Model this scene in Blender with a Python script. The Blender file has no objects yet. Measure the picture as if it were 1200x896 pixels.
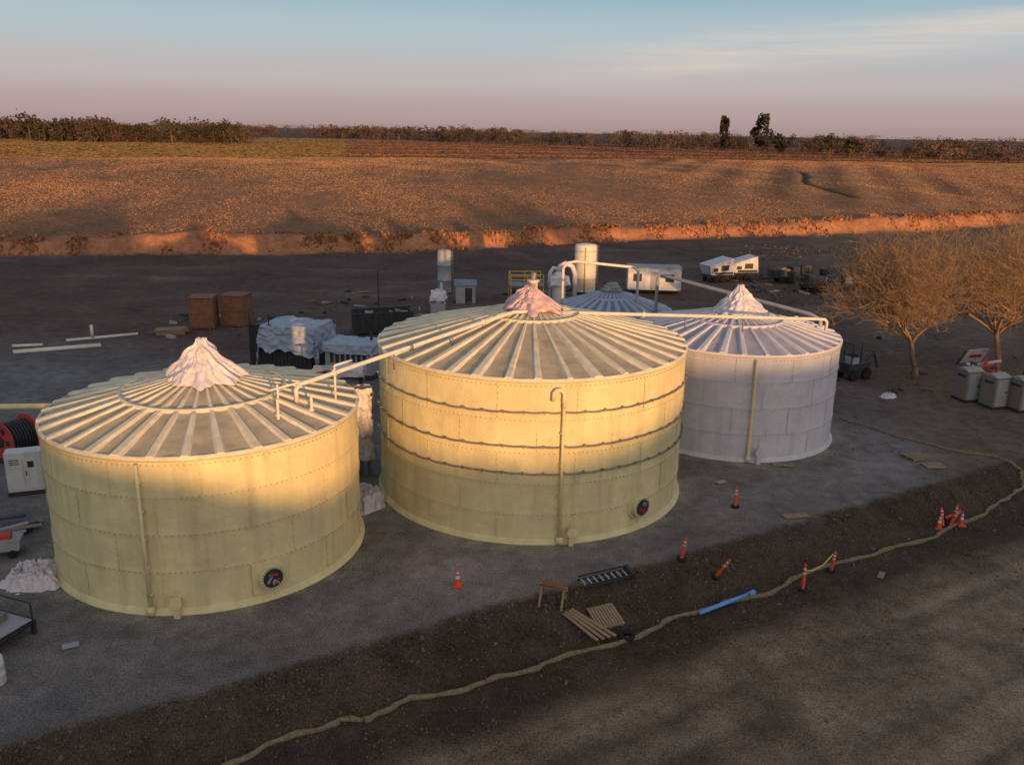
import bpy, math, random
import numpy as np
from mathutils import Vector, Matrix
random.seed(7); rng=np.random.default_rng(11)
S=bpy.context.scene; COL=S.collection
# ------------------------------------------------------------------ noise
def _h(ix,iy,s):
    n=(ix*374761393+iy*668265263+s*1442695041)&0x7fffffff
    n=((n^(n>>13))*1274126177)&0x7fffffff
    return ((n^(n>>16))&0xffff)/65535.0
def vn(x,y,s=0):
    x=np.asarray(x,float);y=np.asarray(y,float)
    ix=np.floor(x).astype(np.int64);iy=np.floor(y).astype(np.int64)
    fx=x-ix;fy=y-iy;fx=fx*fx*(3-2*fx);fy=fy*fy*(3-2*fy)
    a=_h(ix,iy,s);b=_h(ix+1,iy,s);c=_h(ix,iy+1,s);d=_h(ix+1,iy+1,s)
    return (a+(b-a)*fx)*(1-fy)+(c+(d-c)*fx)*fy
def fbm(x,y,o=4,s=0):
    r=0;a=.5;t=0
    for i in range(o):
        r=r+a*vn(x,y,s+i*17);t+=a;a*=.5;x=np.asarray(x)*2.03+7.1;y=np.asarray(y)*2.03+3.7
    return r/t-.5
def ss(a,b,x):
    t=np.clip((x-a)/(b-a),0,1);return t*t*(3-2*t)
# ------------------------------------------------------------------ terrain
BX=[-400,-200,-65,-35,-15,21,71,105,300];BY=[60,88,110,117,121,140,160,181,250]
RX=[-400,-124,0,190,500];RY=[180,214,280,337,430]
CX=[-300,-40,0,8,13,17,20,22,27,32,37,41,44,48,50.5,54,57,66,72,80,100,144,200,400]
CZ=[11.2,11.4,12.0,13.4,15.6,16.6,14.2,12.4,11.6,9.8,10.0,10.3,9.4,9.0,9.6,12.2,12.7,12.6,11.4,10.8,12,13.0,14.2,14.5]  # unseen crest behind camera, heights shaped to cast shade on tanks and field
def sedge(x,y): return (y-28.3-.582*x)/1.157
def bankdist(x,y):
    yb=np.interp(x,BX,BY)+4.5*fbm(x*.05,x*0+2,4,21)+2.2*fbm(x*.35,y*.12,3,31)
    return y-yb,yb
def gully(x,y): return np.exp(-((x-72-.12*(y-200)-3*np.sin(y*.08))/1.0)**2)*ss(185,195,y)*(1-ss(255,268,y))
def height(x,y):
    x=np.asarray(x,float);y=np.asarray(y,float)
    s=sedge(x,y)+.5*fbm(x*.25,y*.25,3,5)
    drop=ss(0,2.4,-s)*(1-.9*ss(24,34,x))
    z=-1.15*drop
    low=ss(1.0,2.6,-s)
    z=z+low*(.18*fbm(x*.3,y*.3,4,3))+ (1-low)*.02*fbm(x*.5,y*.5,3,2)
    z=z+drop*(1-low)*.45*fbm(x*1.1,y*1.1,3,9)
    sr=-s
    rut=np.exp(-((sr-6.2)/.35)**2)+np.exp(-((sr-8.1)/.35)**2)+.7*np.exp(-((sr-10.2)/.4)**2)+.7*np.exp(-((sr-12.1)/.4)**2)
    z=z-.06*rut*(y>0)
    s2,yb=bankdist(x,y)
    yr=np.interp(x,RX,RY)
    bh=1.7+1.6*fbm(x*.045,x*0+5,3,61)
    bank=bh*ss(0,2.6,s2)+.5*ss(-3,0,s2)*np.clip(fbm(x*.5,y*.4,3,62)*3,0,1)*(1-ss(0,3,s2))
    bank=bank+.5*np.exp(-((s2-3.6)/1.6)**2)*np.clip(.5+2*fbm(x*.3,y*.3,3,64),0,1)
    lot=ss(60,100,y)*(1-ss(-2,2,s2))*.5*fbm(x*.08,y*.08,4,40)
    u=np.clip((s2-3)/np.maximum(yr-yb,1),0,1)
    fld=((7.7-bh)*np.sin(u*math.pi/2)) + ss(3,20,s2)*(2.0*fbm(x*.016,y*.020,3,50)+.5*fbm(x*.06,y*.06,2,53)+.22*fbm(x*.2,y*.2,3,51))
    fld=fld-.6*gully(x,y)
    far=ss(0,110,y-yr-5)
    z=z+lot+bank+fld*(1-far)+far*(1.3+2.2-bh+.6*fbm(x*.01,y*.01,2,60))
    cz=np.interp(x,CX,CZ)
    g=np.where(y>-80,ss(-48,-80,y),1.0)
    z=z*(1-g)+g*cz
    return z
def axis(segs):
    out=[segs[0][0]]
    for a,b,d in segs:
        n=max(1,int(round((b-a)/d)));out+=list(a+(b-a)*np.arange(1,n+1)/n)
    return np.array(out)
xs=axis([(-6000,-1500,750),(-1500,-400,110),(-400,-150,12),(-150,-90,2.0),(-90,-26,.7),(-26,38,.3),(38,110,.7),(110,260,2.2),(260,500,15),(500,1500,120),(1500,6000,750)])
ys=axis([(-1500,-200,200),(-200,-84,12),(-84,-76,2),(-76,-40,4),(-40,12,4),(12,62,.3),(62,105,.7),(105,180,.6),(180,350,2.5),(350,700,14),(700,1600,80),(1600,7000,600)])
X,Y=np.meshgrid(xs,ys);Z=height(X,Y)
def grid_mesh(name,X,Y,Z):
    ny,nx=X.shape
    co=np.stack([X,Y,Z],-1).reshape(-1,3).astype(np.float32)
    i=np.arange(ny*nx).reshape(ny,nx)
    f=np.stack([i[:-1,:-1],i[:-1,1:],i[1:,1:],i[1:,:-1]],-1).reshape(-1,4)
    return np_mesh(name,co,f)
def np_mesh(name,co,f,smooth=True):
    me=bpy.data.meshes.new(name);nf,k=f.shape
    me.vertices.add(len(co));me.vertices.foreach_set('co',co.astype(np.float32).ravel())
    me.loops.add(nf*k);me.loops.foreach_set('vertex_index',f.astype(np.int32).ravel())
    me.polygons.add(nf);me.polygons.foreach_set('loop_start',np.arange(0,nf*k,k,dtype=np.int32))
    try: me.polygons.foreach_set('loop_total',np.full(nf,k,dtype=np.int32))
    except Exception: pass
    me.update(calc_edges=True)
    me.polygons.foreach_set('use_smooth',np.full(nf,smooth))
    return me
def setcol(me,c):
    a=me.color_attributes.new('Col','FLOAT_COLOR','POINT')
    c4=np.ones((len(c),4),np.float32);c4[:,:3]=c;a.data.foreach_set('color',c4.ravel())
def obj(name,me,parent=None,mats=(),loc=(0,0,0),rot=(0,0,0)):
    o=bpy.data.objects.new(name,me);COL.objects.link(o)
    for m in mats:
        if me is not None: me.materials.append(m)
    if parent: o.parent=parent
    o.location=loc;o.rotation_euler=rot
    return o
# ------------------------------------------------------------------ materials
def mat(name,base,rough=.8,nscale=3.,namt=.25,bump=.3,bdist=.02,bscale=25.,metal=0.,spec=.3,attr=False,dirt=None,streak=0.):
    m=bpy.data.materials.new(name);m.use_nodes=True;nt=m.node_tree;N=nt.nodes;L=nt.links
    b=N['Principled BSDF'];b.inputs['Roughness'].default_value=rough;b.inputs['Metallic'].default_value=metal
    b.inputs['Specular IOR Level'].default_value=spec
    geo=N.new('ShaderNodeNewGeometry')
    P=geo.outputs['Position']
    n1=N.new('ShaderNodeTexNoise');n1.inputs['Scale'].default_value=nscale;n1.inputs['Detail'].default_value=6;n1.inputs['Roughness'].default_value=.65
    L.new(P,n1.inputs['Vector'])
    mr=N.new('ShaderNodeMapRange');mr.inputs[1].default_value=.3;mr.inputs[2].default_value=.7
    mr.inputs[3].default_value=1-namt;mr.inputs[4].default_value=1+namt
    L.new(n1.outputs['Fac'],mr.inputs[0])
    mx=N.new('ShaderNodeVectorMath');mx.operation='SCALE'
    if attr:
        at=N.new('ShaderNodeAttribute');at.attribute_name='Col';L.new(at.outputs['Color'],mx.inputs[0])
    else: mx.inputs[0].default_value=base
    L.new(mr.outputs[0],mx.inputs['Scale'])
    out=mx.outputs[0]
    def layer(out,colr,sc,amt,scl,lo,hi):
        n3=N.new('ShaderNodeTexNoise');n3.inputs['Scale'].default_value=sc;n3.inputs['Detail'].default_value=5
        mp=N.new('ShaderNodeMapping');mp.inputs['Scale'].default_value=scl
        L.new(P,mp.inputs['Vector']);L.new(mp.outputs[0],n3.inputs['Vector'])
        r3=N.new('ShaderNodeMapRange');r3.inputs[1].default_value=lo;r3.inputs[2].default_value=hi;r3.inputs[4].default_value=amt
        L.new(n3.outputs['Fac'],r3.inputs[0])
        mi=N.new('ShaderNodeMix');mi.data_type='RGBA';L.new(r3.outputs[0],mi.inputs['Factor'])
        L.new(out,mi.inputs['A']);mi.inputs['B'].default_value=(*colr,1);return mi.outputs['Result']
    if dirt: out=layer(out,dirt[0],dirt[1],dirt[2],dirt[3] if len(dirt)>3 else (1,1,1),.46,.72)
    if streak>0: out=layer(out,tuple(v*.62 for v in base),2.6,streak,(1,1,.09),.50,.75)
    L.new(out,b.inputs['Base Color'])
    if bump>0:
        n2=N.new('ShaderNodeTexNoise');n2.inputs['Scale'].default_value=bscale;n2.inputs['Detail'].default_value=5
        L.new(P,n2.inputs['Vector'])
        bp=N.new('ShaderNodeBump');bp.inputs['Strength'].default_value=bump;bp.inputs['Distance'].default_value=bdist
        L.new(n2.outputs['Fac'],bp.inputs['Height']);L.new(bp.outputs[0],b.inputs['Normal'])
    return m
M={}
M['terrain']=mat('ground_soil',None,rough=.95,nscale=1.3,namt=.3,bump=.8,bdist=.05,bscale=9,attr=True,spec=.1)
nt=M['terrain'].node_tree;N=nt.nodes;L=nt.links;b=N['Principled BSDF']
src=b.inputs['Base Color'].links[0].from_socket
geo=[n for n in N if n.type=='NEW_GEOMETRY'][0]
for sc,amt in((16.,.5),(.22,.2)):
    nn=N.new('ShaderNodeTexNoise');nn.inputs['Scale'].default_value=sc;nn.inputs['Detail'].default_value=4;L.new(geo.outputs['Position'],nn.inputs['Vector'])
    mr=N.new('ShaderNodeMapRange');mr.inputs[1].default_value=.3;mr.inputs[2].default_value=.7;mr.inputs[3].default_value=1-amt;mr.inputs[4].default_value=1+amt
    L.new(nn.outputs['Fac'],mr.inputs[0]);v=N.new('ShaderNodeVectorMath');v.operation='SCALE';L.new(src,v.inputs[0]);L.new(mr.outputs[0],v.inputs['Scale']);src=v.outputs[0]
L.new(src,b.inputs['Base Color'])
bp0=[n for n in N if n.type=='BUMP'][0]
ra=N.new('ShaderNodeAttribute');ra.attribute_name='Rough'
nb=N.new('ShaderNodeTexNoise');nb.inputs['Scale'].default_value=3.4;nb.inputs['Detail'].default_value=5;nb.inputs['Roughness'].default_value=.6;L.new(geo.outputs['Position'],nb.inputs['Vector'])
md=N.new('ShaderNodeMath');md.operation='MULTIPLY';md.inputs[1].default_value=.8;L.new(ra.outputs['Fac'],md.inputs[0])
bp1=N.new('ShaderNodeBump');bp1.inputs['Strength'].default_value=1.;L.new(md.outputs[0],bp1.inputs['Distance']);L.new(nb.outputs['Fac'],bp1.inputs['Height']);L.new(bp0.outputs[0],bp1.inputs['Normal']);L.new(bp1.outputs[0],b.inputs['Normal'])
M['grass']=mat('dry_grass_mat',None,rough=.9,nscale=.12,namt=.22,bump=0,attr=True,spec=.05)
M['cream']=mat('sprayed_foam_cream',(.69,.585,.32),.75,1.2,.11,.7,.03,12,dirt=((.50,.42,.25),.8,.55,(1,1,.35)),streak=.45)
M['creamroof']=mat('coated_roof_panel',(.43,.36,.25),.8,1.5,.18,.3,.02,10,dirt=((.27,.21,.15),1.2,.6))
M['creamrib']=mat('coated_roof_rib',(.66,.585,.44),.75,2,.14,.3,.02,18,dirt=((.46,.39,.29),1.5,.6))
M['lav']=mat('primer_white_coat',(.55,.53,.57),.7,1.0,.10,.7,.03,12,dirt=((.43,.41,.46),.9,.5,(1,1,.4)),streak=.4)
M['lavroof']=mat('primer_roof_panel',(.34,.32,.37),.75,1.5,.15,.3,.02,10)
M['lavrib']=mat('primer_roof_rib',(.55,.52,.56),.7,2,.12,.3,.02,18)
M['blueroof']=mat('blue_roof_panel',(.17,.2,.27),.7,2,.15,.2)
M['bluerib']=mat('blue_roof_rib',(.33,.37,.45),.7,2,.12,.2)
M['steel']=mat('galvanised_steel',(.22,.20,.19),.5,6,.25,.2,metal=.4)
M['bolt']=mat('coated_bolt',(.42,.35,.20),.7,6,.2,.0)
M['boltlav']=mat('primed_bolt',(.38,.36,.40),.7,6,.2,.0)
M['tarp']=mat('plastic_sheeting',(.60,.55,.58),.45,2,.15,.6,.03,7,spec=.5)
M['tarpwarm']=mat('plastic_sheeting_pink',(.60,.42,.42),.45,2,.15,.6,.03,7,spec=.5)
M['bluetarp']=mat('blue_grey_tarpaulin',(.30,.34,.43),.5,1.5,.18,.6,.05,4,spec=.4)
M['whitepipe']=mat('white_pvc',(.64,.58,.50),.45,4,.14,.1,spec=.5)
M['white']=mat('white_paint',(.55,.54,.56),.5,2,.16,.1,streak=.5)
M['grey']=mat('grey_paint',(.30,.30,.32),.6,2,.15,.1)
M['dark']=mat('dark_steel',(.035,.035,.04),.6,3,.3,.2)
M['black']=mat('black_rubber',(.015,.015,.016),.8,3,.2,.2)
M['ply']=mat('plywood',(.21,.095,.05),.8,3,.25,.2,dirt=((.12,.065,.04),2,.5))
M['lumber']=mat('sawn_lumber',(.27,.19,.12),.85,6,.25,.2)
M['orange']=mat('safety_orange',(.70,.09,.025),.5,4,.12,0)
M['refl']=mat('reflective_band',(.6,.6,.6),.4,4,.05,0)
M['bluepvc']=mat('blue_pvc',(.12,.30,.68),.4,3,.06,0,spec=.5)
M['straw']=mat('straw_wattle',(.22,.165,.10),.95,9,.4,.9,.05,30)
M['bark']=mat('bare_bark',(.29,.18,.10),.9,4,.25,0)
M['tan']=mat('tan_plastic',(.22,.17,.14),.55,2,.1,0)
M['roofw']=mat('translucent_white_plastic',(.30,.29,.29),.5,2,.1,0)
M['red']=mat('red_paint',(.42,.05,.04),.5,3,.15,0)
M['yellow']=mat('yellow_paint',(.6,.42,.06),.5,3,.15,0)
M['leaf']=mat('distant_foliage',None,rough=.9,nscale=.15,namt=.3,bump=0,attr=True,spec=.1)
M['rock']=mat('rubble_stone',(.13,.105,.088),.9,4,.3,.3)
# ------------------------------------------------------------------ ground colours
def mixc(c,t,k): return c+(np.array(t)-c)*k[...,None]
Xf,Yf=X.ravel(),Y.ravel()
s=sedge(Xf,Yf)+.5*fbm(Xf*.25,Yf*.25,3,5)
c=np.tile(np.array([.150,.134,.128]),(len(Xf),1))
c=c*(1+.4*fbm(Xf*.15,Yf*.15,4,70))[:,None]
c=c*(1+.30*np.exp(-((s-2.6)/1.2)**2)*(.6+fbm(Xf*.3,Yf*.3,3,96)))[:,None]
c=mixc(c,(.105,.068,.058),ss(50,66,Yf+.15*Xf+6*fbm(Xf*.1,Yf*.1,3,71)))
c=mixc(c,(.16,.108,.088),ss(.05,.25,fbm(Xf*.05,Yf*.22,4,78))*ss(62,70,Yf)*.7)
c=mixc(c,(.075,.052,.045),ss(.02,.2,fbm(Xf*.07+4,Yf*.12,4,79))*ss(84,96,Yf)*.6)
c=mixc(c,(.135,.097,.073),ss(21,25,Xf-.25*(Yf-45)+3*fbm(Xf*.2,Yf*.2,3,72))*ss(30,38,Yf))
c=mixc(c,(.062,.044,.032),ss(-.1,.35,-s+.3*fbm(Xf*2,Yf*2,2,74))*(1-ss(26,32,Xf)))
road=ss(4.0,5.6,-s)*(1-ss(17,24,-s))
c=mixc(c,(.215,.152,.106),road*np.clip(.8+1.2*fbm(Xf*.35,Yf*.12,4,75),0,1))
lane=fbm((Xf*.864+Yf*.503)*.06,-s*1.6,4,95)
c=c*(1+(1.4*lane*road))[:,None]
rut=np.exp(-((-s-6.2)/.5)**2)+np.exp(-((-s-8.1)/.5)**2)+np.exp(-((-s-10.2)/.5)**2)+np.exp(-((-s-12.1)/.5)**2)
c=mixc(c,(.27,.20,.145),np.clip(rut,0,1)*.4*road)
c=mixc(c,(.075,.054,.038),ss(3,9,-s)*ss(-.02,.2,fbm(Xf*.22+9,Yf*.22,4,76))*.6)
for tx,ty,tr in((-12.17,32.92,5.92),(.91,40.11,7.19),(12.66,48.58,5.74)):
    d=np.hypot(Xf-tx,Yf-ty)-tr
    c=mixc(c,(.34,.31,.21),(1-ss(.1,1.3,d))*np.clip(.35+1.8*fbm(Xf*1.5,Yf*1.5,3,77),0,1)*.7)
s2,yb=bankdist(Xf,Yf)
yr=np.interp(Xf,RX,RY)
c=mixc(c,(.38,.165,.085),ss(-1.5,.6,s2))
c=mixc(c,(.34,.18,.105),ss(2.5,6,s2))
fn=fbm(Xf*.03,Yf*.03,4,83)
c=mixc(c,(.25,.15,.092),ss(4,8,s2)*np.clip(.35+2.2*fn,0,1)*(Yf<yr+30))
flines=np.sin((Xf*.8-Yf*.25)*.55)*ss(30,50,Xf)*(1-ss(120,140,Xf))*ss(170,200,Yf)
c=c*(1+.25*flines)[:,None]*(1-.7*gully(Xf,Yf))[:,None]
c=mixc(c,(.14,.078,.055),ss(40,80,Yf-yr))
c=mixc(c,(.11,.085,.045),ss(70,90,Yf-yr)*(1-ss(-6,6,Xf+.19*Yf)))
c=mixc(c,(.16,.12,.10),ss(650,1000,Yf))  # brown-purple distance haze painted into the far ground colour
c=mixc(c,(.16,.13,.08),ss(-60,-90,Yf))
me=grid_mesh('ground',X,Y,Z);setcol(me,np.clip(c,0.005,1))
ra_=me.attributes.new('Rough','FLOAT','POINT');ra_.data.foreach_set('value',(ss(-1,4,s2)*(.35+.65*ss(3,8,s2))+1.5*ss(600,900,Yf)).astype(np.float32))
obj('ground',me,None,[M['terrain']])
def hz(x,y): return float(height(np.array([x]),np.array([y]))[0])
# ------------------------------------------------------------------ grass tufts
def tufts(name,x,y,w,h,col):
    n=len(x);z=height(x,y)-.03
    a=rng.uniform(0,math.pi,n);dx=np.cos(a)*w/2;dy=np.sin(a)*w/2
    lx=rng.normal(0,.25,n)*h;ly=rng.normal(0,.25,n)*h
    k=rng.uniform(.5,1.1,n)
    p0=np.stack([x-dx,y-dy,z],-1);p1=np.stack([x+dx,y+dy,z],-1)
    p2=np.stack([x+dx*k+lx,y+dy*k+ly,z+h],-1);p3=np.stack([x-dx*k+lx,y-dy*k+ly,z+h*rng.uniform(.6,1.,n)],-1)
    co=np.stack([p0,p1,p2,p3],1).reshape(-1,3);f=np.arange(n*4).reshape(n,4)
    me=np_mesh(name,co,f,False);setcol(me,np.repeat(np.clip(col,.004,1),4,0))
    return obj(name,me,None,[M['grass']])
n=640000
y=105+(rng.random(n)**.8)*250;x=(rng.uniform(-.70,.70,n))*y
keep=(y>np.interp(x,BX,BY)+5)&(y<np.interp(x,RX,RY)+60)
x,y=x[keep],y[keep]
den=fbm(x*.02,y*.02,3,80)+.6*fbm(x*.15,y*.05,3,81)
lines=np.sin((x*.8-y*.25)*.55)*ss(30,50,x)*(1-ss(120,140,x))*ss(170,200,y)*.2
k=rng.random(len(x))<np.clip(.68+1.3*den+lines,.15,1)*(1-.9*gully(x,y))
x,y,den,lines=x[k],y[k],den[k],lines[k]
nn=len(x)
hgt_=np.clip(rng.uniform(.05,.12,nn)*(1+1.4*den),.03,.25)
wid=rng.uniform(.08,.25,nn)*(.6+y/260)
t=np.clip(.35+2.2*fbm(x*.03,y*.03,3,83),0,1)[:,None]
col=np.array([.35,.195,.115])*(1-t)+np.array([.27,.17,.105])*t
col=col*(rng.uniform(.9,1.08,nn))[:,None]*(1+.6*lines)[:,None]
tufts('dry_field_grass',x,y,wid,hgt_,col)
n=150000
y=230+rng.random(n)**1.2*800;x=rng.uniform(-.72,.72,n)*y
yrn=np.interp(x,RX,RY);keep=y>yrn+45;x,y=x[keep],y[keep];yrn=yrn[keep];nn=len(x)
left=(x<-.19*y+ 0)
col=np.where(left[:,None],np.array([[.17,.118,.058]]),np.array([[.13,.068,.053]]))*rng.uniform(.8,1.15,nn)[:,None]
band=np.sin((y-yrn)*.07+ .004*x)>.5
col=np.where((band&~left)[:,None],col*np.array([[1.5,1.7,1.3]]),col)
tufts('distant_crop_rows',x,y,rng.uniform(.8,2.2,nn),rng.uniform(.12,.35,nn),col)
n=14000
x=rng.uniform(-16,32,n);q=rng.exponential(2.4,n)+.2;y=28.3+.582*x-q*1.157
den=fbm(x*.5,y*.5,3,90);k=(den>.02)&(y>8);x,y=x[k],y[k];nn=len(x)
tufts('weeds',x,y,rng.uniform(.03,.09,nn),rng.uniform(.04,.13,nn),np.array([[.11,.08,.05]])*rng.uniform(.6,1.6,nn)[:,None])
n=9000
x=rng.uniform(16,75,n);y=rng.uniform(56,135,n);den=fbm(x*.12,y*.12,3,91);k=(den>.0)&(x>.25*y);x,y=x[k],y[k];nn=len(x)
tufts('lot_weeds',x,y,rng.uniform(.1,.35,nn),rng.uniform(.08,.3,nn),np.array([[.14,.09,.06]])*rng.uniform(.6,1.5,nn)[:,None])
n=22000
x=rng.uniform(-100,140,n);y=bankdist(x,np.interp(x,BX,BY)+3)[1]+rng.normal(3.0,1.7,n);den=fbm(x*.35,y*.3,3,92);k=den>.0;x,y=x[k],y[k];nn=len(x)
tufts('bank_brush',x,y,rng.uniform(.15,.5,nn),rng.uniform(.12,.5,nn),np.array([[.33,.155,.08]])*rng.uniform(.5,1.3,nn)[:,None])
# ------------------------------------------------------------------ mesh helpers
class MB:
    def __init__(s): s.v=[];s.f=[];s.m=[]
    def add(s,v,f,m=0):
        o=len(s.v);s.v+= [tuple(p) for p in v];s.f+=[tuple(i+o for i in q) for q in f];s.m+=[m]*len(f)
    def box(s,c,d,m=0,R=None,taper=1.):
        v=[]
        for sz in(-1,1):
            k=taper if sz>0 else 1
            for sx,sy in((-1,-1),(1,-1),(1,1),(-1,1)):
                p=Vector((sx*d[0]/2*k,sy*d[1]/2*k,sz*d[2]/2))
                if R is not None:p=R@p
                v.append(p+Vector(c))
        s.add(v,[(3,2,1,0),(4,5,6,7),(0,1,5,4),(1,2,6,5),(2,3,7,6),(3,0,4,7)],m)
    def tube(s,pts,r,n=8,m=0,cap=True):
        pts=[Vector(p) for p in pts];rr=r if isinstance(r,(list,tuple)) else [r]*len(pts)
        up=None;v=[];f=[]
        for i,p in enumerate(pts):
            t=(pts[min(i+1,len(pts)-1)]-pts[max(i-1,0)]).normalized()
            if up is None:
                up=Vector((0,0,1)) if abs(t.z)<.9 else Vector((1,0,0))
            a=t.cross(up).normalized();up=a.cross(t).normalized()
            for k in range(n):
                an=2*math.pi*k/n;v.append(p+(a*math.cos(an)+up*math.sin(an))*rr[i])
        for i in range(len(pts)-1):
            for k in range(n): f.append((i*n+k,i*n+(k+1)%n,(i+1)*n+(k+1)%n,(i+1)*n+k))
        if cap: f.append(tuple(range(n))[::-1]);f.append(tuple((len(pts)-1)*n+k for k in range(n)))
        s.add(v,f,m)
    def lathe(s,prof,n=32,m=0,c=(0,0,0)):
        v=[];f=[]
        for r,z in prof:
            for k in range(n):
                a=2*math.pi*k/n;v.append((c[0]+r*math.cos(a),c[1]+r*math.sin(a),c[2]+z))
        for i in range(len(prof)-1):
            for k in range(n): f.append((i*n+k,i*n+(k+1)%n,(i+1)*n+(k+1)%n,(i+1)*n+k))
        s.add(v,f,m)
    def mesh(s,name,smooth=False):
        me=bpy.data.meshes.new(name);me.from_pydata(s.v,[],s.f);me.update()
        me.polygons.foreach_set('material_index',s.m);me.polygons.foreach_set('use_smooth',[smooth]*len(s.f));return me
    def obj(s,name,parent,mats,smooth=False,loc=(0,0,0),rot=(0,0,0),bevel=0):
        o=obj(name,s.mesh(name,smooth),parent,[M[k] if isinstance(k,str) else k for k in mats],loc,rot)
        if bevel:
            b=o.modifiers.new('bevel','BEVEL');b.width=bevel;b.segments=2;b.limit_method='ANGLE'
        return o
def grp(name,loc,rz=0):
    e=bpy.data.objects.new(name,None);COL.objects.link(e);e.location=loc;e.rotation_euler=(0,0,rz);e.empty_display_size=.3;return e
def RZ(a): return Matrix.Rotation(a,3,'Z')
def crumple(name,parent,matk,w,d,h,over,amp=.12,n=36,loc=(0,0,0),rz=0,seed=0):
    us=np.linspace(-1,1,n);U,V=np.meshgrid(us,us)
    A=U*(w/2+over);B=V*(d/2+over)
    ox=np.maximum(np.abs(A)-w/2,0);oy=np.maximum(np.abs(B)-d/2,0)
    x=np.clip(A,-w/2,w/2)+np.sign(A)*ox*.12;y=np.clip(B,-d/2,d/2)+np.sign(B)*oy*.12
    z=h-np.hypot(ox,oy)*(.9+.4*fbm(A*.8,B*.8,2,seed+5))
    nz=fbm(A*1.6+seed,B*1.6,4,seed);n2=fbm(A*2.6+seed,B*2.6,3,seed+9)
    x=x+np.sign(A)*(ox>0)*np.abs(nz)*amp*2+.3*amp*nz;y=y+np.sign(B)*(oy>0)*np.abs(n2)*amp*2+.3*amp*n2
    z=np.maximum(z+amp*nz*(1.0)+.03,.02)
    return obj(name,grid_mesh(name,x,y,z),parent,[M[matk]],loc,(0,0,rz))
def heap(name,matk,loc,w,d,h,seed=0,n=46,rz=0):
    us=np.linspace(-1,1,n);U,V=np.meshgrid(us,us);r=np.hypot(U,V)*(1+.7*fbm(U*2+seed,V*2,3,seed))
    e=ss(1.0,.45,r);rid=1-2*np.abs(fbm(U*4+seed,V*4,4,seed+3))*2.4
    z=h*e*(.15+.85*np.clip(rid,0,1))-.12*(1-e)
    xx=U*w/2+.14*w*fbm(U*4,V*4,2,seed+7);yy=V*d/2+.14*d*fbm(U*4,V*4,2,seed+8)
    return obj(name,grid_mesh(name,xx,yy,z),None,[M[matk]],loc,(0,0,rz))
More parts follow.
